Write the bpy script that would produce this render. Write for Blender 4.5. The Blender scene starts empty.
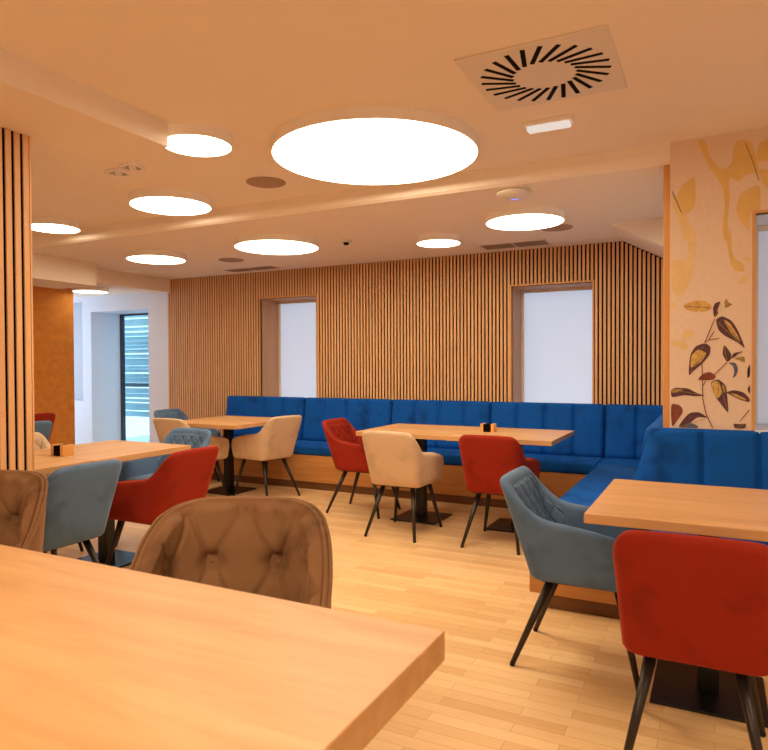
import bpy, bmesh, math, random
from mathutils import Vector, Matrix
from mathutils.geometry import tessellate_polygon
random.seed(7)
C = bpy.context.scene.collection
PI = math.pi

# ------------------------------------------------------------------ colours and materials
def lin(c):
    return tuple((v / 12.92 if v <= .04045 else ((v + .055) / 1.055) ** 2.4) for v in (x / 255 for x in c)) + (1.0,)

def new_mat(name):
    m = bpy.data.materials.new(name); m.use_nodes = True
    nt = m.node_tree
    return m, nt, nt.nodes['Principled BSDF']

def setp(b, **k):
    for n, v in k.items():
        n = n.replace('_', ' ')
        if n in b.inputs: b.inputs[n].default_value = v

def plain(name, rgb, rough=.6, metal=0.0, noise=.04, scale=6.0, spec=.5, bump=0.0):
    m, nt, b = new_mat(name)
    setp(b, Roughness=rough, Metallic=metal)
    b.inputs['Specular IOR Level'].default_value = spec
    c = lin(rgb)
    if noise:
        tc = nt.nodes.new('ShaderNodeTexCoord'); n = nt.nodes.new('ShaderNodeTexNoise')
        n.inputs['Scale'].default_value = scale; n.inputs['Detail'].default_value = 4
        nt.links.new(tc.outputs['Object'], n.inputs['Vector'])
        r = nt.nodes.new('ShaderNodeMapRange')
        r.inputs['From Min'].default_value = .3; r.inputs['From Max'].default_value = .7
        r.inputs['To Min'].default_value = 1 - noise; r.inputs['To Max'].default_value = 1 + noise
        nt.links.new(n.outputs['Fac'], r.inputs['Value'])
        mx = nt.nodes.new('ShaderNodeVectorMath'); mx.operation = 'SCALE'
        mx.inputs[0].default_value = c[:3]
        nt.links.new(r.outputs['Result'], mx.inputs['Scale'])
        nt.links.new(mx.outputs['Vector'], b.inputs['Base Color'])
        if bump:
            bp = nt.nodes.new('ShaderNodeBump'); bp.inputs['Strength'].default_value = bump; bp.inputs['Distance'].default_value = .003
            nt.links.new(n.outputs['Fac'], bp.inputs['Height']); nt.links.new(bp.outputs['Normal'], b.inputs['Normal'])
    else:
        b.inputs['Base Color'].default_value = c
    return m

def ramp(nt, stops):
    r = nt.nodes.new('ShaderNodeValToRGB')
    e = r.color_ramp.elements
    while len(e) < len(stops): e.new(.5)
    for i, (p, c) in enumerate(stops):
        e[i].position = p; e[i].color = c if len(c) == 4 else lin(c)
    return r

def wood(name, light, dark, stretch=(1.2, 18, 18), rough=.45, spec=.4):
    """plank wood: noise stretched along one object axis"""
    m, nt, b = new_mat(name)
    tc = nt.nodes.new('ShaderNodeTexCoord'); mp = nt.nodes.new('ShaderNodeMapping')
    mp.inputs['Scale'].default_value = stretch
    n = nt.nodes.new('ShaderNodeTexNoise'); n.inputs['Scale'].default_value = 1.6
    n.inputs['Detail'].default_value = 7; n.inputs['Roughness'].default_value = .62; n.inputs['Distortion'].default_value = .5
    oi = nt.nodes.new('ShaderNodeObjectInfo')
    ad = nt.nodes.new('ShaderNodeVectorMath'); ad.operation = 'ADD'
    sc = nt.nodes.new('ShaderNodeVectorMath'); sc.operation = 'SCALE'; sc.inputs[0].default_value = (13, 7, 5)
    nt.links.new(oi.outputs['Random'], sc.inputs['Scale'])
    nt.links.new(tc.outputs['Object'], ad.inputs[0]); nt.links.new(sc.outputs['Vector'], ad.inputs[1])
    nt.links.new(ad.outputs['Vector'], mp.inputs['Vector']); nt.links.new(mp.outputs['Vector'], n.inputs['Vector'])
    mid = tuple((a + c) / 2 for a, c in zip(light, dark))
    r = ramp(nt, [(.28, dark), (.5, mid), (.72, light)])
    nt.links.new(n.outputs['Fac'], r.inputs['Fac']); nt.links.new(r.outputs['Color'], b.inputs['Base Color'])
    setp(b, Roughness=rough); b.inputs['Specular IOR Level'].default_value = spec
    return m

def velvet(name, rgb, sheen=.5, tint=None, var=.22):
    m, nt, b = new_mat(name)
    tc = nt.nodes.new('ShaderNodeTexCoord')
    n = nt.nodes.new('ShaderNodeTexNoise'); n.inputs['Scale'].default_value = 6; n.inputs['Detail'].default_value = 3
    n.inputs['Roughness'].default_value = .5; n.inputs['Distortion'].default_value = .3
    nt.links.new(tc.outputs['Object'], n.inputs['Vector'])
    c = lin(rgb)
    dk = tuple(v * (1 - 1.5 * var) for v in c[:3]) + (1,); lt = tuple(min(1, v * (1 + .5 * var)) for v in c[:3]) + (1,)
    r = ramp(nt, [(.28, dk), (.46, c), (.58, c), (.74, lt)])
    nt.links.new(n.outputs['Fac'], r.inputs['Fac']); nt.links.new(r.outputs['Color'], b.inputs['Base Color'])
    setp(b, Roughness=.8); b.inputs['Specular IOR Level'].default_value = .15
    b.inputs['Sheen Weight'].default_value = sheen; b.inputs['Sheen Roughness'].default_value = .35
    b.inputs['Sheen Tint'].default_value = lin(tint or rgb)
    f = nt.nodes.new('ShaderNodeTexNoise'); f.inputs['Scale'].default_value = 160
    nt.links.new(tc.outputs['Object'], f.inputs['Vector'])
    bp = nt.nodes.new('ShaderNodeBump'); bp.inputs['Strength'].default_value = .12; bp.inputs['Distance'].default_value = .002
    nt.links.new(f.outputs['Fac'], bp.inputs['Height']); nt.links.new(bp.outputs['Normal'], b.inputs['Normal'])
    return m

def floor_mat():
    m, nt, b = new_mat('bamboo parquet')
    tc = nt.nodes.new('ShaderNodeTexCoord')
    br = nt.nodes.new('ShaderNodeTexBrick')
    br.offset = .37; br.offset_frequency = 2; br.squash = 1.0
    br.inputs['Color1'].default_value = lin((0, 0, 0)); br.inputs['Color2'].default_value = lin((255, 255, 255))
    br.inputs['Mortar'].default_value = (.4, .4, .4, 1)
    br.inputs['Scale'].default_value = 1.0; br.inputs['Mortar Size'].default_value = .0007; br.inputs['Mortar Smooth'].default_value = .1
    br.inputs['Brick Width'].default_value = .47; br.inputs['Row Height'].default_value = .062
    nt.links.new(tc.outputs['Object'], br.inputs['Vector'])
    mp = nt.nodes.new('ShaderNodeMapping'); mp.inputs['Scale'].default_value = (3, 60, 1)
    nt.links.new(tc.outputs['Object'], mp.inputs['Vector'])
    n = nt.nodes.new('ShaderNodeTexNoise'); n.inputs['Scale'].default_value = 1.5; n.inputs['Detail'].default_value = 6
    nt.links.new(mp.outputs['Vector'], n.inputs['Vector'])
    mx = nt.nodes.new('ShaderNodeMix'); mx.data_type = 'RGBA'; mx.blend_type = 'MIX'
    mx.inputs['Factor'].default_value = .48
    nt.links.new(br.outputs['Color'], mx.inputs[6]); nt.links.new(n.outputs['Fac'], mx.inputs[7])
    r = ramp(nt, [(.08, FLOOR_D), (.45, FLOOR_M), (.9, FLOOR_L)])
    nt.links.new(mx.outputs[2], r.inputs['Fac'])
    m2 = nt.nodes.new('ShaderNodeMix'); m2.data_type = 'RGBA'
    nt.links.new(br.outputs['Fac'], m2.inputs['Factor']); nt.links.new(r.outputs['Color'], m2.inputs[6])
    m2.inputs[7].default_value = lin((158, 114, 70))
    nt.links.new(m2.outputs[2], b.inputs['Base Color'])
    setp(b, Roughness=.42); b.inputs['Specular IOR Level'].default_value = .35
    return m

def emit(name, rgb, strength):
    m = bpy.data.materials.new(name); m.use_nodes = True; nt = m.node_tree
    nt.nodes.remove(nt.nodes['Principled BSDF'])
    e = nt.nodes.new('ShaderNodeEmission'); e.inputs['Color'].default_value = (*rgb, 1); e.inputs['Strength'].default_value = strength
    nt.links.new(e.outputs[0], nt.nodes['Material Output'].inputs['Surface'])
    return m

def frosted(name, rgb, fac):
    """daylight blind: part diffuse, part translucent"""
    m = bpy.data.materials.new(name); m.use_nodes = True; nt = m.node_tree
    nt.nodes.remove(nt.nodes['Principled BSDF'])
    d = nt.nodes.new('ShaderNodeBsdfDiffuse'); t = nt.nodes.new('ShaderNodeBsdfTranslucent'); x = nt.nodes.new('ShaderNodeMixShader')
    d.inputs['Color'].default_value = lin(rgb); t.inputs['Color'].default_value = lin(rgb); x.inputs[0].default_value = fac
    nt.links.new(d.outputs[0], x.inputs[1]); nt.links.new(t.outputs[0], x.inputs[2])
    nt.links.new(x.outputs[0], nt.nodes['Material Output'].inputs['Surface'])
    return m

def glass(name, rgb):
    m = bpy.data.materials.new(name); m.use_nodes = True; nt = m.node_tree
    nt.nodes.remove(nt.nodes['Principled BSDF'])
    t = nt.nodes.new('ShaderNodeBsdfTransparent'); g = nt.nodes.new('ShaderNodeBsdfGlossy'); x = nt.nodes.new('ShaderNodeMixShader')
    f = nt.nodes.new('ShaderNodeFresnel'); f.inputs['IOR'].default_value = 1.45
    t.inputs['Color'].default_value = lin(rgb); g.inputs['Roughness'].default_value = .02
    ge = nt.nodes.new('ShaderNodeNewGeometry'); mu = nt.nodes.new('ShaderNodeMath'); mu.operation = 'MULTIPLY'
    iv = nt.nodes.new('ShaderNodeMath'); iv.operation = 'SUBTRACT'; iv.inputs[0].default_value = 1
    nt.links.new(ge.outputs['Backfacing'], iv.inputs[1]); nt.links.new(iv.outputs[0], mu.inputs[0])
    nt.links.new(f.outputs[0], mu.inputs[1]); nt.links.new(mu.outputs[0], x.inputs[0]); nt.links.new(t.outputs[0], x.inputs[1]); nt.links.new(g.outputs[0], x.inputs[2])
    nt.links.new(x.outputs[0], nt.nodes['Material Output'].inputs['Surface'])
    return m

FLOOR_D, FLOOR_M, FLOOR_L = (206, 160, 108), (222, 182, 128), (234, 200, 150)
M = {}
M['ceiling'] = plain('ceiling paint', (240, 226, 210), .9, noise=.01, spec=.1)
M['white'] = plain('white paint tinted for daylight', (222, 228, 240), .9, noise=.01, spec=.1)  # bluish tint stands in for the cool daylight on the corridor walls
M['floor'] = floor_mat()
M['slat'] = wood('oak slat', (232, 184, 134), (212, 160, 110), (8, 8, 1.0), .55)
M['felt'] = plain('black felt', (16, 13, 10), .95, noise=.1, scale=60, spec=.05)
M['trim'] = wood('oak trim', (224, 168, 102), (204, 144, 80), (14, 14, 1.2), .5)
M['reveal'] = wood('pale oak reveal', (196, 150, 110), (180, 132, 94), (10, 10, 1.2), .55)
M['table'] = wood('oak table board', (216, 170, 118), (188, 140, 90), (.9, 7, 7), .42)
M['table_y'] = wood('oak table board across', (216, 170, 118), (188, 140, 90), (7, .9, 7), .42)
M['benchwood'] = wood('oak bench front', (208, 150, 86), (184, 122, 64), (1.0, 14, 14), .42)
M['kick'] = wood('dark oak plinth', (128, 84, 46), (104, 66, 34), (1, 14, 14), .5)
M['blue'] = velvet('blue velvet', (8, 80, 164), .3, (60, 130, 210), .3)
M['red'] = velvet('red velvet', (144, 40, 23), .35, (215, 100, 60), .16)
M['beige'] = velvet('beige velvet', (208, 180, 150), .35, (235, 215, 190), .12)
M['grey'] = velvet('grey blue velvet', (91, 118, 151), .5, (165, 185, 205), .2)
M['brown'] = velvet('brown velvet', (130, 95, 66), .5, (205, 160, 125), .34)
M['leg'] = plain('dark brown lacquered steel', (44, 36, 31), .42, .3, 0)
M['black'] = plain('black powder coated steel', (22, 19, 18), .32, .3, 0)
M['cork'] = plain('ochre cork panel', (212, 134, 46), .85, noise=.12, scale=14, bump=.3)
M['paper'] = plain('linen wallpaper', (226, 200, 176), .85, noise=.03, scale=40)
M['rim'] = plain('white lamp rim', (244, 236, 228), .6, noise=0)
M['plastic'] = plain('white plastic', (226, 214, 200), .5, noise=0)
M['grille'] = plain('speaker grille cloth', (168, 140, 116), .9, noise=.05, scale=300)
M['dark'] = plain('dark opening', (20, 15, 12), .9, noise=0, spec=.1)
M['vent'] = plain('grey vent blade', (150, 128, 112), .6, noise=0)
M['alu'] = plain('anthracite window frame', (58, 64, 76), .45, .3, 0)
M['pane'] = frosted('white window blind', (226, 226, 230), .6)
M['glass'] = glass('tinted door glass', (222, 240, 244))
M['teal'] = plain('pale teal louvre', (186, 214, 220), .35, noise=.1, scale=5)
M['tealdark'] = plain('dark teal louvre', (52, 84, 98), .35, noise=.1, scale=5)
M['ground'] = plain('pale terrace paving', (205, 216, 216), .7, noise=.05)
M['lens'] = emit('lamp diffuser', (1.0, .82, .58), 9.0)
M['signlens'] = emit('emergency lamp lens', (1, .84, .74), .5)
M['lens_dim'] = emit('corridor lamp diffuser', (1, .86, .68), 3.0)
M['led'] = emit('blue status light', (.25, .3, 1.0), .9)
M['ash'] = wood('light oak block', (232, 176, 104), (206, 142, 70), (10, 10, 2), .5)

# ------------------------------------------------------------------ mesh helpers
def obj(name, bm, mats, parent=None, loc=None, smooth=False, keep=False):
    me = bpy.data.meshes.new(name)
    if not keep: bmesh.ops.recalc_face_normals(bm, faces=bm.faces[:])
    bm.to_mesh(me); bm.free()
    if not isinstance(mats, (list, tuple)): mats = [mats]
    for m in mats: me.materials.append(m)
    if smooth:
        for p in me.polygons: p.use_smooth = True
    o = bpy.data.objects.new(name, me); C.objects.link(o)
    if parent is not None: o.parent = parent
    if loc is not None: o.location = loc
    return o

def BM(): return bmesh.new()

def box(bm, x0, x1, y0, y1, z0, z1, bev=0, seg=2, mi=0):
    nb = bmesh.new()
    vs = [nb.verts.new((x, y, z)) for z in (z0, z1) for y in (y0, y1) for x in (x0, x1)]
    for f in ((0, 2, 3, 1), (4, 5, 7, 6), (0, 1, 5, 4), (2, 6, 7, 3), (0, 4, 6, 2), (1, 3, 7, 5)):
        nb.faces.new([vs[i] for i in f])
    if bev: bmesh.ops.bevel(nb, geom=nb.edges[:], offset=bev, segments=seg, affect='EDGES', profile=.5)
    merge(bm, nb, mi)

def merge(bm, nb, mi=0, mat=None):
    vm = {}
    for v in nb.verts: vm[v] = bm.verts.new(mat @ v.co if mat else v.co)
    for f in nb.faces:
        try:
            g = bm.faces.new([vm[v] for v in f.verts]); g.material_index = mi; g.smooth = f.smooth
        except ValueError: pass
    nb.free()

def prism(bm, pts, y0, y1, axis='y', mi=0):
    """extrude polygon pts (two coords) along an axis"""
    def mk(p, t):
        return {'y': (p[0], t, p[1]), 'x': (t, p[0], p[1]), 'z': (p[0], p[1], t)}[axis]
    a = [bm.verts.new(mk(p, y0)) for p in pts]; b = [bm.verts.new(mk(p, y1)) for p in pts]
    n = len(pts)
    fs = [bm.faces.new(a), bm.faces.new(b[::-1])]
    for i in range(n): fs.append(bm.faces.new([a[i], b[i], b[(i + 1) % n], a[(i + 1) % n]]))
    for f in fs: f.material_index = mi

def tube(bm, p0, p1, r0, r1, n=14, mi=0):
    p0, p1 = Vector(p0), Vector(p1); d = (p1 - p0).normalized()
    u = d.orthogonal().normalized(); v = d.cross(u)
    A = []; B = []
    for i in range(n):
        a = 2 * PI * i / n; q = math.cos(a) * u + math.sin(a) * v
        A.append(bm.verts.new(p0 + q * r0)); B.append(bm.verts.new(p1 + q * r1))
    fs = [bm.faces.new(A[::-1]), bm.faces.new(B)]
    for i in range(n):
        f = bm.faces.new([A[i], A[(i + 1) % n], B[(i + 1) % n], B[i]]); f.smooth = True; fs.append(f)
    for f in fs: f.material_index = mi

def path_tube(bm, pts, r, n=8):
    rings = []
    pts = [Vector(p) for p in pts]
    for i, p in enumerate(pts):
        d = (pts[min(i + 1, len(pts) - 1)] - pts[max(i - 1, 0)]).normalized()
        u = d.cross(Vector((0, 0, 1)))
        u = u.normalized() if u.length > 1e-4 else d.orthogonal().normalized()
        v = d.cross(u)
        rings.append([bm.verts.new(p + (math.cos(2 * PI * k / n) * u + math.sin(2 * PI * k / n) * v) * r) for k in range(n)])
    for a, b in zip(rings, rings[1:]):
        for k in range(n): bm.faces.new([a[k], a[(k + 1) % n], b[(k + 1) % n], b[k]]).smooth = True
    bm.faces.new(rings[0][::-1]); bm.faces.new(rings[-1])

def lathe(bm, prof, n=48, cx=0, cy=0, mi=0):
    """prof: list of (r, z), closed with discs where r == 0"""
    rings = []
    for r, z in prof:
        if r < 1e-6: rings.append([bm.verts.new((cx, cy, z))])
        else: rings.append([bm.verts.new((cx + r * math.cos(2 * PI * i / n), cy + r * math.sin(2 * PI * i / n), z)) for i in range(n)])
    for a, b in zip(rings, rings[1:]):
        for i in range(n):
            j = (i + 1) % n
            if len(a) == 1: f = bm.faces.new([a[0], b[j], b[i]])
            elif len(b) == 1: f = bm.faces.new([a[i], a[j], b[0]])
            else: f = bm.faces.new([a[i], a[j], b[j], b[i]])
            f.material_index = mi

def thing(name, label, cat, loc=(0, 0, 0), rz=0, group=None):
    o = bpy.data.objects.new(name, None); C.objects.link(o)
    o.empty_display_size = .1
    o.location = loc; o.rotation_euler = (0, 0, rz)
    return tag(o, label, cat, group)

def tag(o, label, cat, group=None):
    o['label'] = label; o['category'] = cat
    if group: o['group'] = group
    return o

def struct(name, bm, mats, parent=None, smooth=False):
    o = obj(name, bm, mats, parent, smooth=smooth)
    if parent is None: o['kind'] = 'structure'
    return o

# ------------------------------------------------------------------ the room
ZM, ZL, ZC = 2.507, 2.40, 2.262          # main ceiling, low ceiling, corridor ceiling
YB = 6.2                                # slatted back wall
XE = -6.27                              # its left end

b = BM(); box(b, -9.2, 2.6, -3.4, 6.7, -.12, 0); struct('floor', b, M['floor'])

b = BM()
box(b, -6.5, 2.6, -3.4, 3.90, ZM, 2.75)
prism(b, [(3.90, 2.75), (3.90, ZM), (3.908, 2.455), (3.925, 2.415), (3.95, ZL), (6.7, ZL), (6.7, 2.75)], -6.25, 2.6, 'x')
box(b, -9.2, -6.5, 2.4, 4.82, ZC, 2.75); box(b, -9.2, -6.26, 4.82, 6.7, ZC, 2.75)
struct('ceiling', b, M['ceiling'])

# duct beam above the slatted partition, block and lintel towards the corridor
b = BM(); prism(b, [(-3.02, -3.3), (-2.415, -3.3), (-2.415, 2.40), (-2.895, 2.40)], 2.38, ZM, 'z'); struct('trim_1', b, M['ceiling'])
b = BM(); box(b, -6.5, -5.9, 2.3, 4.82, 2.155, ZL + .11); struct('trim_2', b, M['ceiling'])
b = BM(); box(b, -6.5, -6.23, 4.82, YB, 2.236, ZL); struct('trim_3', b, M['ceiling'])
# sloping piece of ceiling over the right end of the slatted wall
b = BM(); prism(b, [(-.745, ZL), (-.745, ZL + .05), (-.24, ZL + .05), (-.24, 2.125)], 5.38, YB + .3, 'y'); struct('trim_4', b, M['ceiling'])

W1 = (-4.80, -4.015, .86, 2.083)        # window openings in the back wall: x0, x1, z0, z1
W2 = (-1.768, -1.009, .86, 2.052)
def ztop(x): return ZL if x < -.745 else ZL - (x + .745) * .545
b = BM()
x = XE; p = .0372; sw = .0222
while x < -.27:
    cx = x + sw / 2
    segs = [(0, ztop(x + sw))]
    for w in (W1, W2):
        if w[0] - .014 < x + sw and x < w[1] + .014: segs = [(0, w[2]), (w[3] + .012, ztop(cx))]
    for z0, z1 in segs: box(b, x, x + sw, YB, YB + .0075, z0 + .001, z1 - .002, mi=0)
    x += p
def holed_wall(b, xa, xb, y0, y1, z0, z1, holes, mi):
    cur = xa
    for (h0, h1, g0, g1) in holes:
        box(b, cur, h0, y0, y1, z0, z1, mi=mi)
        if g0 > z0: box(b, h0, h1, y0, y1, z0, g0, mi=mi)
        box(b, h0, h1, y0, y1, g1, z1, mi=mi)
        cur = h1
    box(b, cur, xb, y0, y1, z0, z1, mi=mi)
holed_wall(b, XE, -.24, YB + .0075, YB + .03, 0, ZL, [W1, W2], 1)
holed_wall(b, XE, -.24, YB + .03, YB + .40, 0, ZL, [W1, W2], 2)
struct('wall_back', b, [M['slat'], M['felt'], M['white']])

def window(name, x0, x1, z0, z1, yf, yp, fmat, rmat):
    b = BM()
    t = .014
    box(b, x0 - t, x1 + t, yf - .006, yf + .03, z1, z1 + t); box(b, x0 - t, x0, yf - .006, yf + .03, z0, z1); box(b, x1, x1 + t, yf - .006, yf + .03, z0, z1)
    box(b, x0, x0 + .006, yf + .03, yp + .03, z0, z1, mi=1); box(b, x1 - .006, x1, yf + .03, yp + .03, z0, z1, mi=1)
    box(b, x0, x1, yf + .03, yp + .03, z1 - .006, z1, mi=1); box(b, x0, x1, yf - .02, yp + .03, z0, z0 + .02, mi=2)
    o = struct(name, b, [fmat, rmat, M['white']])
    b = BM(); box(b, x0 + .006, x1 - .006, yp, yp + .012, z0 + .02, z1 - .006); q = obj('pane', b, M['pane'], o)
    b = BM()
    box(b, x0 + .006, x0 + .03, yp - .02, yp, z0 + .02, z1 - .006); box(b, x1 - .03, x1 - .006, yp - .02, yp, z0 + .02, z1 - .006)
    box(b, x0 + .03, x1 - .03, yp - .02, yp, z1 - .035, z1 - .006)
    obj('sash', b, M['plastic'], o)
    return o
window('window_1', *W1, YB, 6.57, M['trim'], M['reveal'])
window('window_2', *W2, YB, 6.56, M['trim'], M['reveal'])

# wall with the leaf mural, to the right of the side bench; its window
W3 = (.182, .99, .93, 2.075)
b = BM(); holed_wall(b, -.225, 2.6, 3.9, 4.27, 0, ZM, [W3], 0)
box(b, -.24, -.225, 3.96, YB + .4, 0, ZL, mi=1); box(b, -.225, -.10, 4.27, YB + .4, 0, ZL, mi=1)
wr = struct('wall_right', b, [M['paper'], M['white']])
window('window_3', *W3, 3.9, 4.24, M['trim'], M['white'])
b = BM(); box(b, -.262, -.226, 3.955, 4.0, 0, ZL, .002); struct('trim_5', b, M['trim'])

MURAL = [('w',[(-0.0924,2.4986),(-0.0499,2.4918),(-0.0335,2.403),(0.0085,2.336),(0.034,2.3217),(0.0718,2.3448),(0.081,2.4284),(0.0965,2.4684),(0.1584,2.4585),(0.1894,2.3489),(0.1957,2.2852),(0.1344,2.2831),(0.1097,2.2476),(0.0595,2.2826),(0.063,2.1756),(0.054,2.0485),(0.0638,1.9478),(0.0353,1.9503),(0.0299,2.0224),(0.041,2.1212),(0.0343,2.2218),(-0.0042,2.2984),(-0.0431,2.3612)]),('w',[(-0.1017,2.3116),(-0.098,2.1514),(-0.1475,2.0986),(-0.198,2.207),(-0.1613,2.2684)]),('w2',[(-0.215,2.2312),(-0.1744,2.1602),(-0.1207,2.0374),(-0.0974,1.9624),(-0.1538,1.9675),(-0.1809,2.0728),(-0.2183,2.1726)]),('w',[(0.11,2.184),(0.1593,2.2131),(0.2021,2.2216),(0.2057,2.0886),(0.1568,2.087),(0.1541,1.9818),(0.1105,2.0426),(0.0915,2.1084)]),('w',[(0.1951,2.4387),(0.2362,2.453),(0.2792,2.4529),(0.2797,2.3357),(0.2366,2.342),(0.1955,2.3341),(0.1862,2.3773)]),('w',[(0.1896,2.307),(0.2368,2.2934),(0.2801,2.2598),(0.2805,2.1632),(0.2373,2.1893),(0.208,2.2487)]),('w2',[(-0.154,2.0227),(-0.0976,2.0172),(-0.1038,1.8867),(-0.1233,1.7421),(-0.1465,1.6995),(-0.1799,1.6572),(-0.2138,1.6885),(-0.221,1.8592),(-0.167,1.8698),(-0.1335,1.8452),(-0.1304,1.9108)]),('w',[(0.0351,2.0042),(0.0699,2.0008),(0.0734,1.8938),(0.0861,1.8501),(0.1331,1.8111),(0.1301,1.7759),(0.0864,1.786),(0.0674,1.823),(0.0544,1.9168)]),('w2',[(0.1236,1.8471),(0.1576,1.855),(0.1578,1.8233)]),('w2',[(0.0991,1.7212),(0.1178,1.752),(0.1518,1.7603),(0.1489,1.7323),(0.1179,1.713)]),('w2',[(-0.2191,1.6517),(-0.1899,1.6134),(-0.219,1.5924)]),('w2',[(-0.1659,1.4365),(-0.1526,1.4804),(-0.1027,1.479),(-0.1125,1.4463),(-0.1458,1.4287)]),('w2',[(-0.2186,1.4229),(-0.1592,1.429),(-0.129,1.3917),(-0.1456,1.3699),(-0.186,1.3889),(-0.2186,1.4006)]),('y',[(-0.163,1.6107),(-0.1263,1.6325),(-0.067,1.6384),(-0.0279,1.6169),(-0.0181,1.5948),(-0.0407,1.5777),(-0.0997,1.5765),(-0.1395,1.5891)]),('p',[(-0.0148,1.5911),(-0.0053,1.6195),(0.0236,1.6289),(0.0077,1.5829),(0.011,1.5611),(-0.0082,1.5402)]),('o',[(0.0395,1.6246),(0.049,1.642),(0.0586,1.6201),(0.0807,1.6083),(0.0618,1.5985),(0.0428,1.5886)]),('p',[(-0.0018,1.5324),(0.0302,1.5507),(0.0747,1.524),(0.1032,1.4732),(0.141,1.3694),(0.1003,1.4092),(0.0433,1.4426),(0.0113,1.4758)]),('y',[(0.0303,1.5363),(0.0684,1.5099),(0.1001,1.4519),(0.119,1.4053),(0.075,1.4526)]),('p',[(-0.1319,1.2263),(-0.1255,1.3402),(-0.0992,1.3912),(-0.0532,1.4086),(-0.0239,1.3899),(-0.027,1.3465),(-0.0595,1.3031),(-0.1054,1.2594)]),('y',[(-0.122,1.2668),(-0.1189,1.3402),(-0.0859,1.3763),(-0.04,1.3539),(-0.066,1.3105)]),('p',[(0.0309,1.3458),(0.0384,1.4032),(0.0753,1.3453),(0.0723,1.3203),(0.0533,1.3025)]),('p',[(0.0723,1.3203),(0.0816,1.3524),(0.1317,1.3624),(0.1036,1.3486),(0.088,1.3309)]),('o',[(0.0817,1.3238),(0.1349,1.3376),(0.1381,1.2985),(0.1131,1.3129)]),('s',[(0.0565,1.3025),(0.0944,1.3023),(0.1058,1.2666),(0.0978,1.2345),(0.0789,1.2165),(0.0883,1.2523),(0.0819,1.2845)]),('r',[(-0.092,1.2067),(-0.0593,1.2449),(-0.0267,1.2536),(0.0024,1.2341),(-0.0072,1.2088)]),('p',[(-0.0266,1.1978),(0.0121,1.2161),(0.0506,1.1804),(0.0572,1.1015),(0.0625,1.0297),(0.0318,1.0721),(-0.0069,1.1291)]),('y',[(-0.0233,1.1942),(0.0121,1.2089),(0.0316,1.1442),(0.0124,1.1078),(-0.0102,1.1363)]),('o',[(0.0282,1.191),(0.0455,1.1732),(0.0481,1.1408),(0.0367,1.1457)]),('p',[(-0.218,1.1553),(-0.1922,1.1667),(-0.1317,1.1638),(-0.0918,1.1386),(-0.0459,1.1248),(-0.0984,1.1202),(-0.1517,1.1266),(-0.2179,1.1106)]),('o',[(-0.2126,1.1591),(-0.1518,1.1598),(-0.1854,1.1409),(-0.2159,1.1367)]),('p',[(0.0443,1.1444),(0.0886,1.1579),(0.1325,1.1457),(0.1605,1.1107),(0.1575,1.0929),(0.1139,1.1062),(0.0761,1.1269)]),('y',[(0.0634,1.1425),(0.1013,1.1345),(0.1513,1.1034),(0.1139,1.1133)]),('r',[(-0.2178,1.0808),(-0.1717,1.0708),(-0.1548,1.0379),(-0.1918,0.9774),(-0.2121,0.9469),(-0.2177,1.0063)]),('p',[(-0.1849,0.948),(-0.1514,1.0011),(-0.1247,1.0314),(-0.0784,1.0364),(-0.0325,1.005),(-0.0849,1.0106),(-0.1179,0.9801),(-0.1312,0.9501)]),('s',[(-0.158,0.9491),(-0.1312,0.9796),(-0.0914,0.9664),(-0.0781,0.9486)]),('k',[(0.1598,1.2984),(0.1475,1.2665),(0.1477,1.2169),(0.16,1.2311)]),('k',[(0.1602,1.1887),(0.1479,1.1602),(0.1604,1.132)]),('p',[(0.0829,0.9802),(0.1144,0.9778),(0.1455,0.9825),(0.1394,0.9552),(0.0893,0.9532)])]
STEMS = [[(-0.005,1.5376),(-0.0274,1.4769),(-0.0532,1.4086)],[(-0.0532,1.4086),(-0.0338,1.4227),(-0.008,1.4691)],[(-0.0338,1.4227),(0.0178,1.4324)],[(-0.066,1.2959),(-0.0624,1.1865),(-0.0622,1.1136),(-0.0456,1.0265),(-0.0129,0.9512)],[(0.0533,1.3025),(-0.0073,1.2377)],[(-0.0591,1.1793),(-0.0461,1.2049)],[(0.1576,1.0539),(0.1143,0.9921)],[(-0.215,2.2386),(-0.1676,2.1154)],[(0.1338,2.4484),(0.1711,2.3376),(0.1959,2.2433)]]
MC = {'w': (222, 184, 114), 'w2': (226, 194, 138), 'y': (208, 166, 92), 'p': (92, 56, 62), 'o': (158, 130, 72), 's': (92, 92, 112), 'r': (132, 66, 50), 'k': (48, 42, 46)}
keys = list(MC)
b = BM()
for i, (k, pts) in enumerate(MURAL):
    y = 3.8995 - .00004 * i
    q = pts
    for cut in ((.14, .25) if k[0] == 'w' else (.17, .25)):      # corner cutting for soft outlines
        q = [(a[0] + (c[0] - a[0]) * t, a[1] + (c[1] - a[1]) * t) for a, c in zip(q, q[1:] + q[:1]) for t in (cut, 1 - cut)]
    vs = [Vector((px_, y, pz_)) for px_, pz_ in q]
    bv = [b.verts.new(v) for v in vs]
    for tri in tessellate_polygon([vs]):
        try: b.faces.new([bv[q] for q in tri]).material_index = keys.index(k)
        except ValueError: pass
for si, s in enumerate(STEMS):
    for (xa, za), (xb, zb) in zip(s, s[1:]):
        dx, dz = xb - xa, zb - za; L = math.hypot(dx, dz); nx, nz = -dz / L * .0022, dx / L * .0022
        f = b.faces.new([b.verts.new((q[0], 3.8972, q[1])) for q in ((xa - nx, za - nz), (xb - nx, zb - nz), (xb + nx, zb + nz), (xa + nx, za + nz))])
        f.material_index = keys.index('r' if si < len(STEMS) - 2 else 'o')
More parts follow.
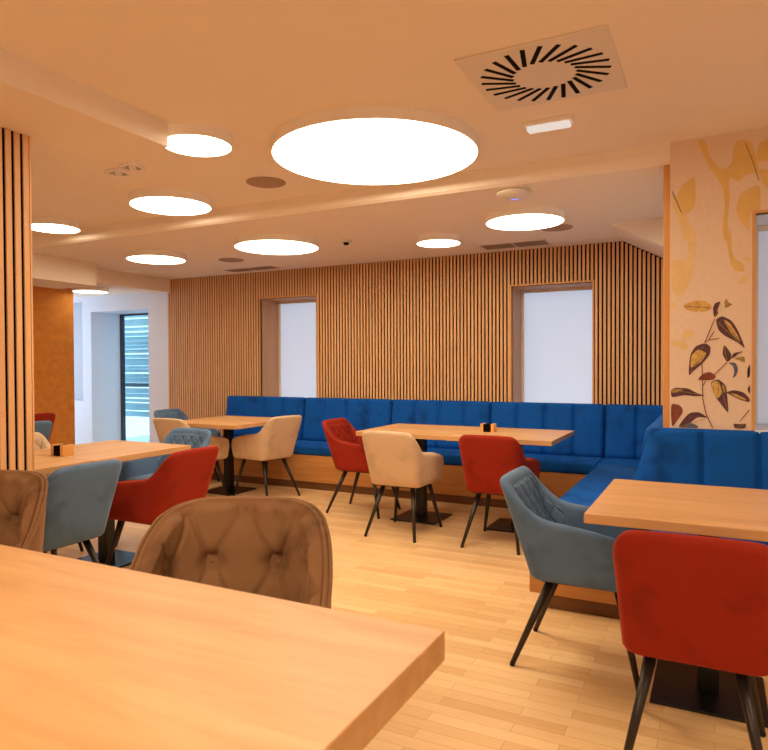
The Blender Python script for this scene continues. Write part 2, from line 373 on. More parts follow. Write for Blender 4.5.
for i, (k, pts) in enumerate(MURAL):                 # midrib of each drawn leaf
    if k not in 'yp' or len(pts) < 5: continue
    far = max(((math.dist(p, q), p, q) for p in pts for q in pts), key=lambda e: e[0])
    (xa, za), (xb, zb) = far[1], far[2]; L = far[0]; nx, nz = -(zb - za) / L * .0012, (xb - xa) / L * .0012
    xa, za, xb, zb = xa + (xb - xa) * .08, za + (zb - za) * .08, xa + (xb - xa) * .9, za + (zb - za) * .9
    b.faces.new([b.verts.new((q[0], 3.8968, q[1])) for q in ((xa - nx, za - nz), (xb - nx, zb - nz), (xb + nx, zb + nz), (xa + nx, za + nz))]).material_index = keys.index('o' if k == 'p' else 'p')
bmesh.ops.triangulate(b, faces=b.faces[:])
for f in b.faces:
    f.normal_update()
    if f.normal.y > 0: f.normal_flip()
obj('leaf_mural', b, [plain('mural ' + k, MC[k], .85, noise=.06 if k[0] == 'w' else .25, scale=12 if k[0] == 'w' else 40) for k in keys], wr, keep=True)

# left: slatted partition, ochre wall, corridor
b = BM()
y = 1.989 - .012
box(b, -3.17, -2.878, .95, 1.982, 0, 2.379, mi=1)
while y > .96:
    box(b, -2.878, -2.87, y - .027 + .0005, y, .001, 2.378, mi=0); y -= .0425
box(b, -3.16, -2.872, 1.982, 1.990, .001, 2.378, mi=0)
struct('wall_partition', b, [M['slat'], M['felt']])
b = BM(); box(b, -7.25, -7.112, 2.6, 5.445, 0, ZC - .001, mi=1); box(b, -7.112, -7.1, 2.6, 5.457, 0, ZC - .001, mi=0)
box(b, -6.5, -6.25, -3.4, 2.4, 0, ZM, mi=1)
struct('wall_left', b, [M['cork'], M['white']])

D1 = (-7.71, -6.62, 0, 2.045)
W4 = (-8.62, -7.885, .81, 2.2)
b = BM(); holed_wall(b, -9.2, XE - .002, YB, YB + .49, 0, ZC, [W4, D1], 0); struct('wall_corridor', b, M['white'])
b = BM()
box(b, -9.2, -9.0, 2.4, 4.2, 0, ZC); box(b, -9.2, -9.0, 6.1, YB, 0, ZC); box(b, -9.2, -9.0, 4.2, 6.1, 0, .3); box(b, -9.2, -9.0, 4.2, 6.1, 2.2, ZC)
box(b, -9.0, -6.25, 2.4, 2.6, 0, 2.155)
struct('wall_corridor_side', b, M['white'])
b = BM(); x0, x1, z0, z1 = W4
box(b, x0, x1, YB + .10, YB + .11, z0, z1); o = struct('window_4', b, M['pane'])
# glass door deep in its recess
b = BM(); yg = 6.69
box(b, -7.71, -7.668, yg, yg + .05, 0, 2.045); box(b, -6.66, -6.62, yg, yg + .05, 0, 2.045); box(b, -7.668, -6.66, yg, yg + .05, 0, .03); box(b, -7.668, -6.66, yg, yg + .05, 2.02, 2.045)
d = struct('door_1', b, M['alu'])
b = BM(); box(b, -7.668, -6.66, yg + .02, yg + .028, .03, 2.02); obj('glass_pane', b, M['glass'], d)
b = BM(); box(b, -9.5, -5.0, 6.7, 9.5, -.12, -.005); struct('ground_terrace', b, M['ground'])
# closing walls behind and beside the camera
b = BM(); box(b, -6.25, 2.6, -3.4, -3.2, 0, ZM); struct('wall_front', b, M['white'])
b = BM(); box(b, 2.4, 2.6, -3.2, 3.9, 0, ZM); struct('wall_side', b, M['white'])

# louvres made up to give the bright and dark stripes in the door glass
lv = thing('added_louvre_screen', 'made-up pale teal louvre screen outside the glass door, for the stripes in its glass', 'screen', (-7.6, 7.35, 0))
lt = BM(); dk = BM(); rnd = random.Random(3)
z = .50
while z < 2.5:
    h = rnd.choice((.05, .08, .11, .06)); g = rnd.choice((.002, .006, .02))
    dark = (.62 < z < .70) or (.80 < z < .86) or (.96 < z < 1.0)
    tilt = rnd.uniform(-.02, .05)
    prism(dk if dark else lt, [(0, z), (.012, z), (.012 + tilt, z + h), (tilt, z + h)], -1.1, 1.3, 'x')
    z += h + g
obj('louvre', lt, M['teal'], lv); obj('louvre', dk, M['tealdark'], lv)
b = BM(); box(b, -1.14, -1.1, -.01, .05, 0, 2.5); obj('post', b, M['alu'], lv)
b = BM(); box(b, 1.3, 1.34, -.01, .05, 0, 2.5); obj('post', b, M['alu'], lv)

# ------------------------------------------------------------------ chairs
def smooth(t): t = max(0., min(1., t)); return t * t * (3 - 2 * t)
def interp(kn, x):
    if x <= kn[0][0]: return kn[0][1]
    for (a, fa), (c, fc) in zip(kn, kn[1:]):
        if x <= c: return fa + (fc - fa) * (x - a) / (c - a)
    return kn[-1][1]

class Tub:
    """shell of an arm chair that faces +Y: a U of given height profile, leaning back"""
    def __init__(s, W, yf, yb, top, zb, th, ra, rb, crown=0.0):
        s.W, s.yf, s.yb, s.top, s.zb, s.th, s.crown = W, yf, yb, top, zb, th, crown
        P = [(-1, i / 40 * (1 - rb)) for i in range(40)]
        P += [(-1 + ra - ra * math.cos(t), 1 - rb + rb * math.sin(t)) for t in [PI / 2 * i / 24 for i in range(25)]]
        P += [(-1 + ra + (2 - 2 * ra) * i / 40, 1) for i in range(1, 40)]
        P += [(-a, c) for a, c in P[64::-1]]
        s.P = P
        L = [0]
        for q, r in zip(P, P[1:]): L.append(L[-1] + math.hypot((q[0] - r[0]) * .23, (q[1] - r[1]) * .5))
        s.L = [v / L[-1] for v in L]; s.len = L[-1]
    def ab(s, t):
        t = max(0., min(1., t))
        for i in range(1, len(s.L)):
            if s.L[i] >= t:
                k = (t - s.L[i - 1]) / max(1e-9, s.L[i] - s.L[i - 1]); p, q = s.P[i - 1], s.P[i]
                return p[0] + (q[0] - p[0]) * k, p[1] + (q[1] - p[1]) * k
        return s.P[-1]
    def raw(s, t, z):
        a, c = s.ab(t); yb = s.yb(z); yf = s.yf(z)
        return Vector((a * s.W(z, c), yf + (yb - yf) * c, z))
    def at(s, t, z, o=0.0):
        p = s.raw(t, z)
        if o:
            e = .012; d = s.raw(min(1, t + e), z) - s.raw(max(0, t - e), z); d.z = 0; d.normalize()
            p = p + Vector((-d.y, d.x, 0)) * o
        return p
    def ztop(s, t):
        a, c = s.ab(t); return interp(s.top, c) + s.crown * (1 - a * a) * smooth((c - .7) / .3)
    def shell(s, n=72, floor_z=None):
        b = BM(); th = s.th; rings = []
        zi = floor_z or s.zb + .05
        for i in range(n + 1):
            t = i / n; zt = sum(s.ztop(max(0, min(1, t + d))) for d in (-.012, 0, .012)) / 3
            h = zt - s.zb
            prof = [(.02, s.zb), (.008, s.zb + .004), (0, s.zb + .018)] + [(0, s.zb + h * k) for k in (.2, .4, .6, .8)]
            prof += [(0, zt - .03), (.003, zt - .014), (.012, zt - .004), (th * .5, zt), (th - .012, zt - .004), (th - .003, zt - .014), (th, zt - .03)]
            prof += [(th, zt - .03 - (zt - .03 - zi) * k) for k in (.33, .66)] + [(th, zi), (th, s.zb + .02), (th - .01, s.zb)]
            rings.append([s.at(t, z, o) for o, z in prof])
        # rounded arm ends
        def ended(ring, fwd):
            out = []
            c = sum(ring, Vector()) / len(ring)
            for k, (sc, f) in enumerate(((.93, .010), (.75, .017), (.45, .020))):
                out.append([Vector((c.x + (p.x - c.x) * sc, p.y + f, c.z + (p.z - c.z) * (1 - (1 - sc) * .25))) for p in ring])
            return out
        e0 = ended(rings[0], 1); e1 = ended(rings[-1], 1)
        rings = e0[::-1] + rings + e1
        V = [[b.verts.new(p) for p in r] for r in rings]
        m = len(V[0])
        for A, B in zip(V, V[1:]):
            for k in range(m): b.faces.new([A[k], A[(k + 1) % m], B[(k + 1) % m], B[k]])
        b.faces.new(V[0]); b.faces.new(V[-1][::-1])
        return b
    def panel(s, t0, t1, z0, drop, nu, nv, disp, skirt=.006):
        """padded inner back: grid over the inside of the shell pushed out by disp(x, z, u, v)"""
        b = BM(); G = []
        for i in range(nu + 1):
            u = i / nu; t = t0 + (t1 - t0) * u; zt = s.ztop(t) - drop; row = []
            for j in range(nv + 1):
                v = j / nv; z = z0 + (zt - z0) * v
                edge = min(smooth(u / .06), smooth((1 - u) / .06), smooth((1 - v) / .08))
                d = -skirt + (disp((t - .5) * s.len, z) + skirt) * edge
                row.append(b.verts.new(s.at(t, z, s.th + d)))
            G.append(row)
        for i in range(nu):
            for j in range(nv): b.faces.new([G[i][j], G[i + 1][j], G[i + 1][j + 1], G[i][j + 1]])
        return b

def superbox(bm, cx, cy, cz, sx, sy, sz, e=.35, dome=0.0, n=28, m=14):
    """soft cushion: super-ellipsoid"""
    def sp(v, k): return math.copysign(abs(v) ** k, v)
    rows = []
    for j in range(m + 1):
        ph = -PI / 2 + PI * j / m
        row = []
        for i in range(n):
            th = 2 * PI * i / n
            row.append((cx + sx * sp(math.cos(ph), e) * sp(math.cos(th), e), cy + sy * sp(math.cos(ph), e) * sp(math.sin(th), e), cz + sz * sp(math.sin(ph), e * 1.3)))
        rows.append(row)
    V = [[bm.verts.new(p) for p in r] for r in rows[1:-1]]
    lo = bm.verts.new((cx, cy, cz - sz)); hi = bm.verts.new((cx, cy, cz + sz + dome))
    for A, B in zip(V, V[1:]):
        for i in range(n): bm.faces.new([A[i], A[(i + 1) % n], B[(i + 1) % n], B[i]])
    for i in range(n):
        bm.faces.new([lo, V[0][(i + 1) % n], V[0][i]]); bm.faces.new([hi, V[-1][i], V[-1][(i + 1) % n]])

def mesh_of(bm, name, mat, smooth_=True):
    bmesh.ops.recalc_face_normals(bm, faces=bm.faces[:])
    me = bpy.data.meshes.new(name); bm.to_mesh(me); bm.free(); me.materials.append(mat)
    if smooth_:
        for p in me.polygons: p.use_smooth = True
    return me

# quilted arm chair -------------------------------------------------
qt = Tub(W=lambda z, c: (.240 - .012 * smooth(c)) * (1 + .05 * (z - .62) / .2) - .004, yf=lambda z: .258 - .02 * abs(z - .5) / .1,
         yb=lambda z: -.176 - (z - .38) * .335, zb=.382, th=.046, ra=.30, rb=.15, crown=.006,
         top=[(0, .578), (.05, .592), (.3, .620), (.62, .640), (.72, .650), (.80, .682), (.90, .752), (.96, .790), (1, .806)])
def quilt(x, z):
    p, q = x / .088, (z - .47) / .105
    d1 = abs(((p + q) % 1) - .5); d2 = abs(((p - q) % 1) - .5)
    d = min(.5 - d1, .5 - d2)
    return .003 + .009 * (1 - math.exp(-(d / .10) ** 1.2)) - (.005 if d < .032 else 0)
Q = {}
Q['shell'] = mesh_of(qt.shell(), 'quilted_shell', M['grey'])
Q['backrest'] = mesh_of(qt.panel(.24, .76, .455, .030, 120, 64, quilt), 'quilted_back', M['grey'])
bm = BM(); superbox(bm, 0, .03, .436, .192, .210, .052, .28, .004); Q['seat'] = mesh_of(bm, 'seat_cushion', M['grey'])
bm = BM(); box(bm, -.17, .17, -.13, .20, .370, .388, .004); Q['seat_frame'] = mesh_of(bm, 'seat_frame', M['leg'], False)
LEGS = [(sx, fy) for sx in (-1, 1) for fy in (-1, 1)]
Q['leg'] = []
for sx, fy in LEGS:
    bm = BM(); tube(bm, ((.134 if fy > 0 else .122) * sx, .175 if fy > 0 else -.095, .380), (.203 * sx, .262 if fy > 0 else -.246, .012), .019, .011)
    Q['leg'].append(mesh_of(bm, 'chair_leg', M['leg'], False))

Q['cap'] = []
for sx, fy in LEGS:
    bm = BM(); x_, y_ = .203 * sx, .262 if fy > 0 else -.246
    tube(bm, (x_, y_, .013), (x_ * 1.006, y_ * 1.01, 0), .0122, .0105, 12); Q['cap'].append(mesh_of(bm, 'foot_cap', M['black'], False))
def put(name, me, parent, mat=None):
    o = bpy.data.objects.new(name, me); C.objects.link(o); o.parent = parent
    if mat is not None:
        o.material_slots[0].link = 'OBJECT'; o.material_slots[0].material = mat
    return o

def armchair(colour, x, y, rz, label, group):
    t = thing('armchair', label, 'chair', (x, y, 0), math.radians(rz), group)
    m = M[colour]
    put('shell', Q['shell'], t, m); put('backrest', Q['backrest'], t, m)['label'] = 'quilted inner back'
    put('seat', Q['seat'], t, m); put('seat_frame', Q['seat_frame'], t)
    for k, me in enumerate(Q['leg']): put('foot_cap', Q['cap'][k], put('leg', me, t))
    return t

GA = 'velvet armchairs with quilted backs'
armchair('red', -.055, 2.335, 0, 'largest red armchair, seen from behind at the table by the leaf mural', GA)
armchair('grey', -.53, 2.935, -90, 'grey-blue quilted armchair seen sideways at the table by the leaf mural', GA)
armchair('red', -1.395, 4.59, 0, 'red armchair seen from behind at the double table, right of the beige one', GA)
armchair('beige', -2.155, 4.555, 0, 'beige armchair seen from behind at the double table in front of the blue bench', GA)
armchair('red', -2.79, 5.05, -90, 'red quilted armchair at the short end of the double table, seen from the side', GA)
armchair('beige', -3.97, 5.22, 77, 'beige armchair on the right side of the square corner table', GA)
armchair('beige', -4.515, 4.762, -3, 'beige armchair at the square corner table, partly behind a grey quilted chair', GA)
armchair('grey', -5.19, 5.40, -90, 'dark grey-blue armchair beyond the square table, nearest the white doorway wall', GA)
armchair('grey', -3.64, 3.54, 180, 'grey-blue quilted armchair facing us across the far end of the left table', GA)
armchair('red', -3.03, 2.915, 90, 'red armchair at the left table, right of the flat grey chair back', GA)
armchair('grey', -3.11, 2.245, 90, 'grey-blue armchair seen from behind, just right of the slatted partition', GA)
armchair('beige', -4.25, 2.93, -100, 'beige quilted armchair peeping over the far side of the left table beside the menu block', GA)
armchair('grey', -5.66, 3.69, 90, 'grey armchair in front of the ochre wall, its back showing below a dark red one', GA)
armchair('red', -6.53, 4.36, 90, 'dark red armchair farthest left, its top edge against the ochre wall', GA)

# tufted chair -------------------------------------------------------
tt = Tub(W=lambda z, c: .300 + .02 * (z - .6), yf=lambda z: .20, yb=lambda z: -.235 - (z - .40) * .15, zb=.385, th=.034, ra=.62, rb=.52, crown=.02,
         top=[(0, .56), (.25, .585), (.42, .62), (.55, .69), (.68, .77), (.8, .825), (.9, .845), (1, .852)])
BUT = [(i * .162 + (.081 if r % 2 else 0), .838 - r * .165) for r in range(3) for i in range(-4, 5)]
def tuft(x, z):
    d = .042
    for bx, bz in BUT:
        rr = (x - bx) ** 2 + (z - bz) ** 2
        d -= .040 * math.exp(-rr / .0009) + .014 * math.exp(-rr / .006)
    for r in range(2):
        zc = .838 - r * .165
        for i in range(-5, 5):
            for (xa, za, xb, zb_) in ((i * .162 + (.081 if r % 2 else 0), zc, i * .162 + (.081 if r % 2 else 0) + .081, zc - .165), (i * .162 + (.081 if r % 2 else 0), zc, i * .162 + (.081 if r % 2 else 0) - .081, zc - .165)):
                dx, dz = xb - xa, zb_ - za; L2 = dx * dx + dz * dz
                k = max(0, min(1, ((x - xa) * dx + (z - za) * dz) / L2))
                q = (x - xa - k * dx) ** 2 + (z - za - k * dz) ** 2
                if q < .0009: d -= .011 * math.exp(-q / .00006)
    return max(-.01, d)
T = {}
T['shell'] = mesh_of(tt.shell(84), 'tufted_shell', M['brown'])
T['backrest'] = mesh_of(tt.panel(.05, .95, .44, .004, 190, 70, tuft), 'tufted_back', M['brown'])
bm = BM(); superbox(bm, 0, .01, .435, .225, .215, .055, .4, .01); T['seat'] = mesh_of(bm, 'tufted_seat', M['brown'])
bm = BM(); path_tube(bm, [tt.at(i / 90, tt.ztop(i / 90) - .006, .003) for i in range(91)], .0055); T['piping'] = mesh_of(bm, 'piping', M['brown'])
bm = BM(); box(bm, -.17, .17, -.16, .16, .368, .39, .004); T['seat_frame'] = mesh_of(bm, 'tufted_seat_frame', M['leg'], False)
bm = BM(); lathe(bm, [(0, .004), (.006, .003), (.009, 0), (.009, -.004), (0, -.004)], 14); T['button'] = mesh_of(bm, 'tuft_button', M['brown'])
def tufted(x, y, rz, label):
    t = thing('tufted_chair', label, 'chair', (x, y, 0), math.radians(rz), 'brown tufted chairs at the big table')
    put('shell', T['shell'], t); bk = put('backrest', T['backrest'], t); bk['label'] = 'button-tufted inner back'
    for bx, bz in BUT:
        tq = .5 + bx / tt.len
        if .12 < tq < .88 and .47 < bz < tt.ztop(tq) - .02:
            p = tt.at(tq, bz, tt.th - .002); q = tt.at(tq, bz, tt.th + .05) - p
            bt = put('button', T['button'], bk); bt.location = p; bt.rotation_euler = q.to_track_quat('Z', 'Y').to_euler()
    put('seat', T['seat'], t); put('piping', T['piping'], t); put('seat_frame', T['seat_frame'], t)
    for k, me in enumerate(Q['leg']): put('foot_cap', Q['cap'][k], put('leg', me, t))
tufted(-1.235, 1.42, 205, 'brown button-tufted velvet chair, its whole round top visible beyond the big near table')
tufted(-2.525, 1.40, 203, 'brown button-tufted velvet chair cut off by the frame, in front of the slatted partition')

# ------------------------------------------------------------------ tables
def table(x0, x1, y0, y1, label, th=.036, mat='table', group=None, base=None, plate=.40):
    cx, cy = (x0 + x1) / 2, (y0 + y1) / 2
    t = thing('dining_table', label, 'table', (cx, cy, 0), 0, group)
    bm = BM(); box(bm, x0 - cx, x1 - cx, y0 - cy, y1 - cy, .75 - th, .75, .002, 1); obj('table_top', bm, M[mat], t)
    bx, by = base or (cx, cy); bx -= cx; by -= cy; h = plate / 2
    bm = BM(); box(bm, bx - h, bx + h, by - h, by + h, .001, .012, .003, 2); obj('base_plate', bm, M['black'], t)
    bm = BM(); box(bm, bx - .038, bx + .038, by - .038, by + .038, .012, .735 - th, .004, 2); obj('pedestal', bm, M['black'], t)
    bm = BM(); box(bm, bx - .15, bx + .15, by - .15, by + .15, .735 - th, .75 - th, .002, 1); obj('top_bracket', bm, M['black'], t)
    return t
GT = 'oak pedestal tables'
table(-.43, .375, 2.455, 3.26, 'oak table in front of the peninsula bench beside the leaf mural', group=GT, base=(-.022, 2.86))
table(-2.645, -1.842, 4.672, 5.475, 'oak table half behind the beige armchair, left half of the double table at the bench', group=GT, base=(-2.22, 5.05))
table(-1.838, -1.035, 4.650, 5.475, 'oak table bearing a small menu block, right half of the double table at the bench', group=GT, base=(-1.41, 5.09))
table(-4.78, -3.89, 4.655, 5.57, 'square oak table in the far corner by the left end of the blue bench', group=GT, base=(-4.49, 5.262))
table(-3.985, -3.224, 2.598, 3.39, 'farther of the two joined oak tables left, with a grey quilted chair at its end', mat='table_y', group=GT, base=(-3.605, 3.0))
table(-3.985, -3.224, 1.80, 2.594, 'oak table half hidden by the slatted partition, joined to the farther left table', mat='table_y', group=GT, base=(-3.605, 2.2))
t = thing('big_table', 'large oak table with thick edge nearest us, filling the bottom corner', 'table', (-1.62, .83, 0))
bm = BM(); box(bm, -1.12, 1.124, -.42, .417, .688, .75, .003, 2); obj('table_top', bm, M['table'], t)
for sx in (-.85, .78):
    bm = BM(); box(bm, sx - .2, sx + .2, -.2, .2, .001, .012, .003, 2); obj('base_plate', bm, M['black'], t)
    bm = BM(); box(bm, sx - .038, sx + .038, -.038, .038, .012, .676, .004, 2); obj('pedestal', bm, M['black'], t)
    bm = BM(); box(bm, sx - .15, sx + .15, -.15, .15, .676, .688, .002, 1); obj('top_bracket', bm, M['black'], t)

def menu_block(x, y, rz, label):
    t = thing('menu_holder', label, 'menu holder', (x, y, .7502), math.radians(rz), 'small menu blocks on tables')
    for sx in (-1, 1):
        bm = BM(); box(bm, sx * .044 - .012, sx * .044 + .012, -.04, .04, 0, .066, .002, 1); obj('wooden_side', bm, M['ash'], t)
    bm = BM(); box(bm, -.032, .032, -.036, .036, 0, .062, .001, 1); obj('black_block', bm, M['felt'], t)
menu_block(-1.645, 5.095, 0, 'small wooden block with black centre on the double table by the bench')
menu_block(-3.585, 2.665, 0, 'small wooden block with black centre on the left table next to the partition')

# ------------------------------------------------------------------ benches
SZ, WZ, KZ = .46, .358, .08
def back_panel(x0, x1, ybot, ytop, ywall, z0, z1, flutes, depth=.011):
    """upholstered back facing -Y: sloped front with vertical stitched channels, rounded top"""
    bm = BM()
    n = max(8, flutes * 24); xs = [x0 + (x1 - x0) * i / n for i in range(n + 1)]
    prof = []
    for k in range(9):
        v = k / 8; prof.append((ybot + (ytop - ybot) * v, z0 + (z1 - .03 - z0) * v, 1))
    for k in range(1, 7):
        a = PI / 2 * k / 6; prof.append((ytop + .03 - .03 * math.cos(a), z1 - .03 + .03 * math.sin(a), 1 - k / 6))
    prof += [(ywall, z1, 0), (ywall, z0, 0)]
    rows = []
    for i, x in enumerate(xs):
        u = i / n * flutes; f = abs(u - round(u))
        g = depth * 2.2 * math.exp(-(f / .05) ** 2) - depth * math.sin(PI * (u % 1))
        e = min(i, n - i) / 4
        r = .014 * (1 - min(1, e)) ** 2
        rows.append([bm.verts.new((x, y + (g + r) * w, z - r * .6 * (1 if z > z1 - .04 else 0))) for (y, z, w) in prof])
    m = len(prof)
    for A, B in zip(rows, rows[1:]):
        for k in range(m): bm.faces.new([A[k], A[(k + 1) % m], B[(k + 1) % m], B[k]]).smooth = True
    bm.faces.new(rows[0][::-1]); bm.faces.new(rows[-1])
    return bm

t = thing('bench', 'long blue velvet bench with oak front along the slatted wall', 'bench', (-3.1, 5.95, 0))
def local(bm, t):
    bmesh.ops.translate(bm, verts=bm.verts[:], vec=-Vector(t.location)); return bm
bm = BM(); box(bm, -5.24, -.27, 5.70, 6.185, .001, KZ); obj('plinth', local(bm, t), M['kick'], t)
bm = BM()
for xa, xc in ((-5.24, -4.14), (-4.138, -3.04), (-3.038, -1.96), (-1.958, -.27)): box(bm, xa, xc, 5.68, 6.185, KZ, WZ, .001, 1)
obj('base', local(bm, t), M['benchwood'], t)
for xa, xc in ((-5.265, -4.142), (-4.138, -3.042), (-3.038, -1.962), (-1.958, -.892)):
    bm = BM(); box(bm, xa, xc, 5.67, 6.12, WZ, SZ, .022, 4); o = obj('seat_cushion', local(bm, t), M['blue'], t, smooth=True)
    obj('backrest', local(back_panel(xa, xc, 6.055, 6.13, 6.183, SZ - .01, .932, 4), t), M['blue'], t)
bm = BM(); box(bm, -.888, -.27, 5.67, 6.12, WZ, SZ, .022, 4); obj('seat_cushion', local(bm, t), M['blue'], t, smooth=True)
obj('backrest', local(back_panel(-.888, -.35, 6.055, 6.13, 6.183, SZ - .01, .932, 2), t), M['blue'], t)

t = thing('bench', 'blue velvet peninsula bench wrapping the corner of the mural wall', 'bench', (0, 3.7, 0))
bm = BM()
box(bm, -.80, .98, 3.47, 3.88, .001, KZ); box(bm, -.80, -.29, 3.88, 5.66, .001, KZ)
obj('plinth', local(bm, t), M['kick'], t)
bm = BM(); box(bm, -.885, 1.0, 3.442, 3.893, KZ, WZ, .001, 1); box(bm, -.885, -.27, 3.894, 5.662, KZ, WZ, .001, 1)
obj('base', local(bm, t), M['benchwood'], t)
bm = BM(); prism(bm, [(-.885, 3.432), (1.0, 3.432), (1.0, 3.84), (-.33, 3.84), (-.33, 5.665), (-.885, 5.665)], WZ, SZ, 'z')
bmesh.ops.bevel(bm, geom=bm.edges[:], offset=.02, segments=4, affect='EDGES'); obj('seat_cushion', local(bm, t), M['blue'], t, smooth=True)
# back towards the table, mitred at the outer corner
bm = back_panel(-.328, 1.0, 3.785, 3.86, 3.893, SZ - .01, .946, 5)
for v in bm.verts:                          # mitre: the lower edge of the left end reaches out to the corner
    if v.co.x < -.312: v.co.x -= .125 * (1 - (v.co.z - .45) / .5)
obj('backrest', local(bm, t), M['blue'], t)
# back along the side wall, facing -X
bm = back_panel(-5.66, -3.86, -.415, -.345, -.275, SZ - .01, .946, 6)
for v in bm.verts:
    x, y = v.co.x, v.co.y; v.co.x, v.co.y = y, -x
obj('backrest', local(bm, t), M['blue'], t)

# ------------------------------------------------------------------ ceiling fittings
def lamp(x, y, d, zc, label, th=.056, name='ceiling_light', lens='lens'):
    t = thing(name, label, 'ceiling light', (x, y, zc), 0, 'round ceiling lamps')
    r = d / 2 + .006
    bm = BM(); lathe(bm, [(r - .012, 0), (r, -.0), (r, -th + .002), (r - .003, -th), (r - .006, -th), (r - .006, -.02), (r - .012, -.01), (r - .012, 0)], 72)
    obj('rim', bm, M['rim'], t, smooth=False)
    bm = BM(); lathe(bm, [(0, -.012), (r - .0062, -.012), (r - .0062, -th + .001), (0, -th + .001)], 72)
    obj('diffuser', bm, M[lens], t)
lamp(-1.685, 3.21, 1.125, ZM, 'largest round ceiling lamp, at the top middle of the room')
lamp(-2.43, 2.62, .35, ZM, 'small round lamp cut off by the corner of the ceiling beam')
lamp(-3.518, 3.519, .56, ZM, 'round lamp behind the beam corner, between two smaller spot fittings and the cove')
lamp(-4.95, 3.625, .40, ZM, 'round lamp touching the top of the slatted partition')
lamp(-4.93, 4.73, .55, ZL, 'round lamp on the low ceiling nearest the corridor lintel')
lamp(-3.487, 4.752, .73, ZL, 'wide round lamp on the low ceiling above the square table and the left window')
lamp(-1.262, 4.778, .56, ZL, 'round lamp on the low ceiling beside the white dome and the right window')
lamp(-2.142, 5.255, .37, ZL, 'smallest round lamp on the low ceiling, between the two windows')
lamp(-6.83, 5.49, .40, ZC, 'round lamp on the corridor ceiling behind the lintel', lens='lens_dim')

def disc(name, label, cat, x, y, z, r, mat, group=None, h=.006):
    bm = BM(); lathe(bm, [(0, 0), (r, 0), (r, -h * .6), (r - .004, -h), (0, -h)], 40)
    return tag(obj(name, bm, mat, loc=(x, y, z)), label, cat, group)
GS = 'flush ceiling loudspeakers'
disc('ceiling_speaker', 'round flush loudspeaker grille on the high ceiling left of the largest lamp', 'loudspeaker', -2.648, 3.493, ZM, .13, M['grille'], GS)
disc('ceiling_speaker', 'round flush loudspeaker grille on the low ceiling near the left grey vent', 'loudspeaker', -4.51, 5.35, ZL, .13, M['grille'], GS)
disc('ceiling_speaker', 'round flush loudspeaker grille half hidden by the lamp next to the right window', 'loudspeaker', -1.15, 5.335, ZL, .13, M['grille'], GS)
disc('ceiling_speaker', 'round flush loudspeaker grille beside the corridor lintel', 'loudspeaker', -6.02, 5.41, ZL, .10, M['rim'], GS)

t = thing('access_point', 'white dome wireless unit with a blue light on the low ceiling', 'wireless unit', (-1.153, 4.096, ZL))
bm = BM(); lathe(bm, [(0, 0), (.098, 0), (.110, -.012), (.108, -.02), (.086, -.034), (.048, -.04), (0, -.041)], 40); obj('body', bm, M['plastic'], t, smooth=True)
bm = BM(); superbox(bm, -.005, .038, -.038, .03, .016, .004, .8, 0, 16, 8); o = obj('status_light', bm, M['led'], t); o['label'] = 'blue glowing ring'
t = thing('smoke_detector', 'small white smoke detector on the low ceiling in front of the slatted wall', 'smoke detector', (-2.93, 5.02, ZL))
bm = BM(); lathe(bm, [(0, 0), (.052, 0), (.052, -.01), (.045, -.016), (0, -.016)], 28); obj('base', bm, M['plastic'], t)
bm = BM(); lathe(bm, [(0, -.016), (.026, -.016), (.022, -.034), (0, -.038)], 24); obj('sensor', bm, M['dark'], t)

t = thing('air_diffuser', 'square swirl air diffuser with dark radial slots in the high ceiling', 'air vent', (-.638, 2.735, ZM))
bm = BM(); box(bm, -.292, .292, -.292, .292, -.008, 0, .002, 1); obj('plate', bm, M['plastic'], t)
bm = BM()
for k in range(24):
    a = 2 * PI * k / 24 + .1
    p0 = Vector((math.cos(a) * .128, math.sin(a) * .128)); p1 = Vector((math.cos(a + .33) * .262, math.sin(a + .33) * .262))
    d = (p1 - p0).normalized(); n = Vector((-d.y, d.x)) * .0095
    prism(bm, [tuple(p0 - n), tuple(p1 - n), tuple(p1 + n), tuple(p0 + n)], -.0092, -.0075, 'z')
obj('slot', bm, M['dark'], t)
bm = BM(); lathe(bm, [(0, -.008), (.016, -.008), (.014, -.0105), (0, -.011)], 20); obj('centre_cap', bm, M['plastic'], t)
for (x0, x1, y0, y1, lab) in ((-5.06, -4.385, 5.85, 6.05, 'grey linear air vent in the low ceiling above the left window'), (-1.965, -1.35, 5.78, 6.04, 'grey linear air vent in the low ceiling above the right window')):
    cx, cy = (x0 + x1) / 2, (y0 + y1) / 2
    t = thing('linear_vent', lab, 'air vent', (cx, cy, ZL), 0, 'linear vents along the slatted wall')
    w, h = (x1 - x0) / 2, (y1 - y0) / 2
    bm = BM()
    box(bm, -w, w, -h, -h + .012, -.006, 0); box(bm, -w, w, h - .012, h, -.006, 0); box(bm, -w, -w + .012, -h, h, -.006, 0); box(bm, w - .012, w, -h, h, -.006, 0); box(bm, -.008, .008, -h, h, -.006, 0)
    obj('frame', bm, M['plastic'], t)
    bm = BM(); box(bm, -w + .01, w - .01, -h + .01, h - .01, -.002, -.001); obj('opening', bm, M['dark'], t)
    bm = BM(); y = -h + .02
    while y < h - .02: box(bm, -w + .012, w - .012, y, y + .011, -.0055, -.0025); y += .019
    obj('blade', bm, M['vent'], t)

t = thing('emergency_light', 'flat rectangular emergency lamp below the swirl diffuser', 'emergency light', (-.742, 3.27, ZM))
bm = BM(); box(bm, -.118, .118, -.036, .036, -.022, 0, .003, 1); obj('housing', bm, M['rim'], t)
bm = BM(); box(bm, -.104, .104, -.030, .030, -.042, -.0215, .004, 2); obj('lens', bm, M['signlens'], t)

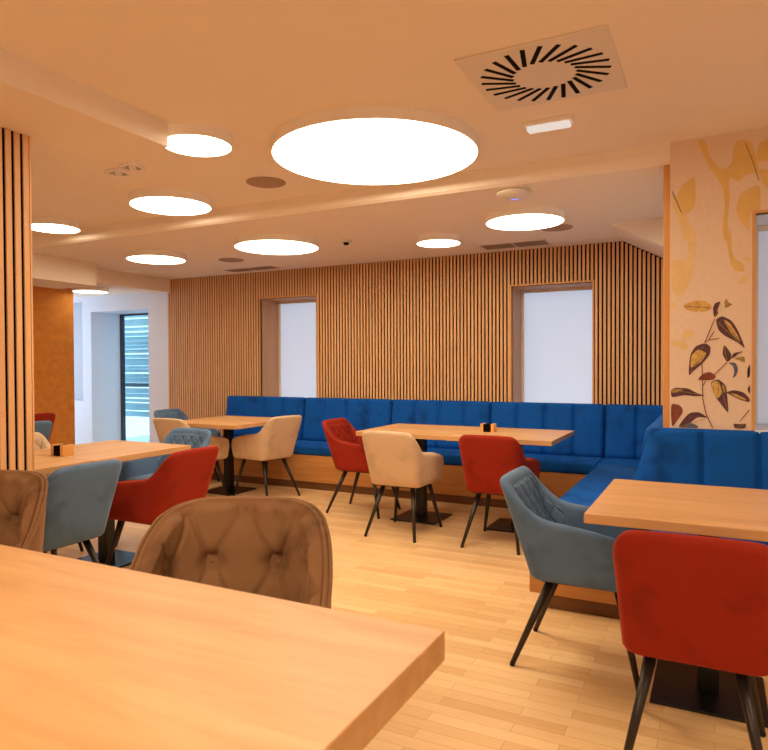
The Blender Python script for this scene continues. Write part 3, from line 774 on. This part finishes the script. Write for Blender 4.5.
for (x, y, lab) in ((-3.30, 2.865, 'left one of two tiny square spot fittings behind the beam corner'), (-3.13, 2.82, 'right one of two tiny square spot fittings behind the beam corner')):
    t = thing('spot_fitting', lab, 'spotlight', (x, y, ZM), 0, 'tiny square spot fittings')
    bm = BM()
    box(bm, -.055, .055, -.055, -.045, -.02, 0); box(bm, -.055, .055, .045, .055, -.02, 0); box(bm, -.055, -.045, -.045, .045, -.02, 0); box(bm, .045, .055, -.045, .045, -.02, 0)
    obj('frame', bm, M['rim'], t)
    bm = BM(); box(bm, -.044, .044, -.044, .044, -.004, -.001); obj('recess', bm, M['dark'], t)
    bm = BM(); tube(bm, (0, .012, -.004), (0, -.004, -.016), .024, .024, 20); obj('lamp_head', bm, M['rim'], t)

t = thing('dome_camera', 'small black dome camera under the top of the glass door recess', 'camera', (-6.78, 6.50, 2.0449))
bm = BM(); lathe(bm, [(0, 0), (.062, 0), (.062, -.022), (.056, -.026), (0, -.026)], 28); obj('base', bm, M['black'], t)
bm = BM(); lathe(bm, [(.05, -.026), (.046, -.045), (.03, -.062), (0, -.068)], 28); obj('dome', bm, M['black'], t, smooth=True)

# ------------------------------------------------------------------ light
wd = bpy.data.worlds.new('World'); bpy.context.scene.world = wd; wd.use_nodes = True
bg = wd.node_tree.nodes['Background']; bg.inputs['Color'].default_value = (.70, .84, 1.0, 1); bg.inputs['Strength'].default_value = 1.5

def area(name, x, y, z, d, power, col=(1.0, .82, .58)):
    l = bpy.data.lights.new(name, 'AREA'); l.shape = 'DISK'; l.size = d; l.energy = power; l.color = col
    o = bpy.data.objects.new(name, l); C.objects.link(o); o.location = (x, y, z)
# the room's further round lamps, behind the camera
for (x, y, d) in ((-1.3, -.3, 1.1), (1.3, 1.5, .72), (-4.4, .8, .72), (1.0, -1.8, .72)):
    area('room_lamp', x, y, ZM - .09, d, 28 * d * d)

# daylight entering by the corridor's side window
l = bpy.data.lights.new('window_daylight', 'AREA'); l.shape = 'RECTANGLE'; l.size = 1.9; l.size_y = 1.9; l.energy = 13; l.color = (.66, .80, 1.0)
o = bpy.data.objects.new('window_daylight', l); C.objects.link(o); o.location = (-8.98, 5.15, 1.25); o.rotation_euler = (0, -PI / 2, 0)

# ------------------------------------------------------------------ camera
Rr = ((0.8910087, 0.4539629, -0.0046129), (-0.0031747, 0.0163911, 0.9998606), (-0.4539752, 0.8908698, -0.0160458))
cam = bpy.data.cameras.new('Camera'); co = bpy.data.objects.new('Camera', cam); C.objects.link(co)
cam.sensor_width = 36; cam.sensor_fit = 'HORIZONTAL'; cam.lens = 650.886 / 768 * 36
cam.clip_start = .05; cam.clip_end = 100
r, u, f = Rr
co.matrix_world = Matrix(((r[0], u[0], -f[0], 0), (r[1], u[1], -f[1], 0), (r[2], u[2], -f[2], 1.30), (0, 0, 0, 1)))
cam.dof.use_dof = True; cam.dof.focus_distance = 4.2; cam.dof.aperture_fstop = 5.6
sc = bpy.context.scene; sc.camera = co
sc.view_settings.view_transform = 'Standard'; sc.view_settings.look = 'None'; sc.view_settings.gamma = 1; sc.view_settings.use_curve_mapping = False
sc.view_settings.exposure = 0.72
try:
    sc.cycles.use_denoising = True; sc.cycles.denoiser = 'OPENIMAGEDENOISE'; sc.cycles.max_bounces = 10; sc.cycles.diffuse_bounces = 6
    sc.cycles.sample_clamp_indirect = 6
except Exception: pass
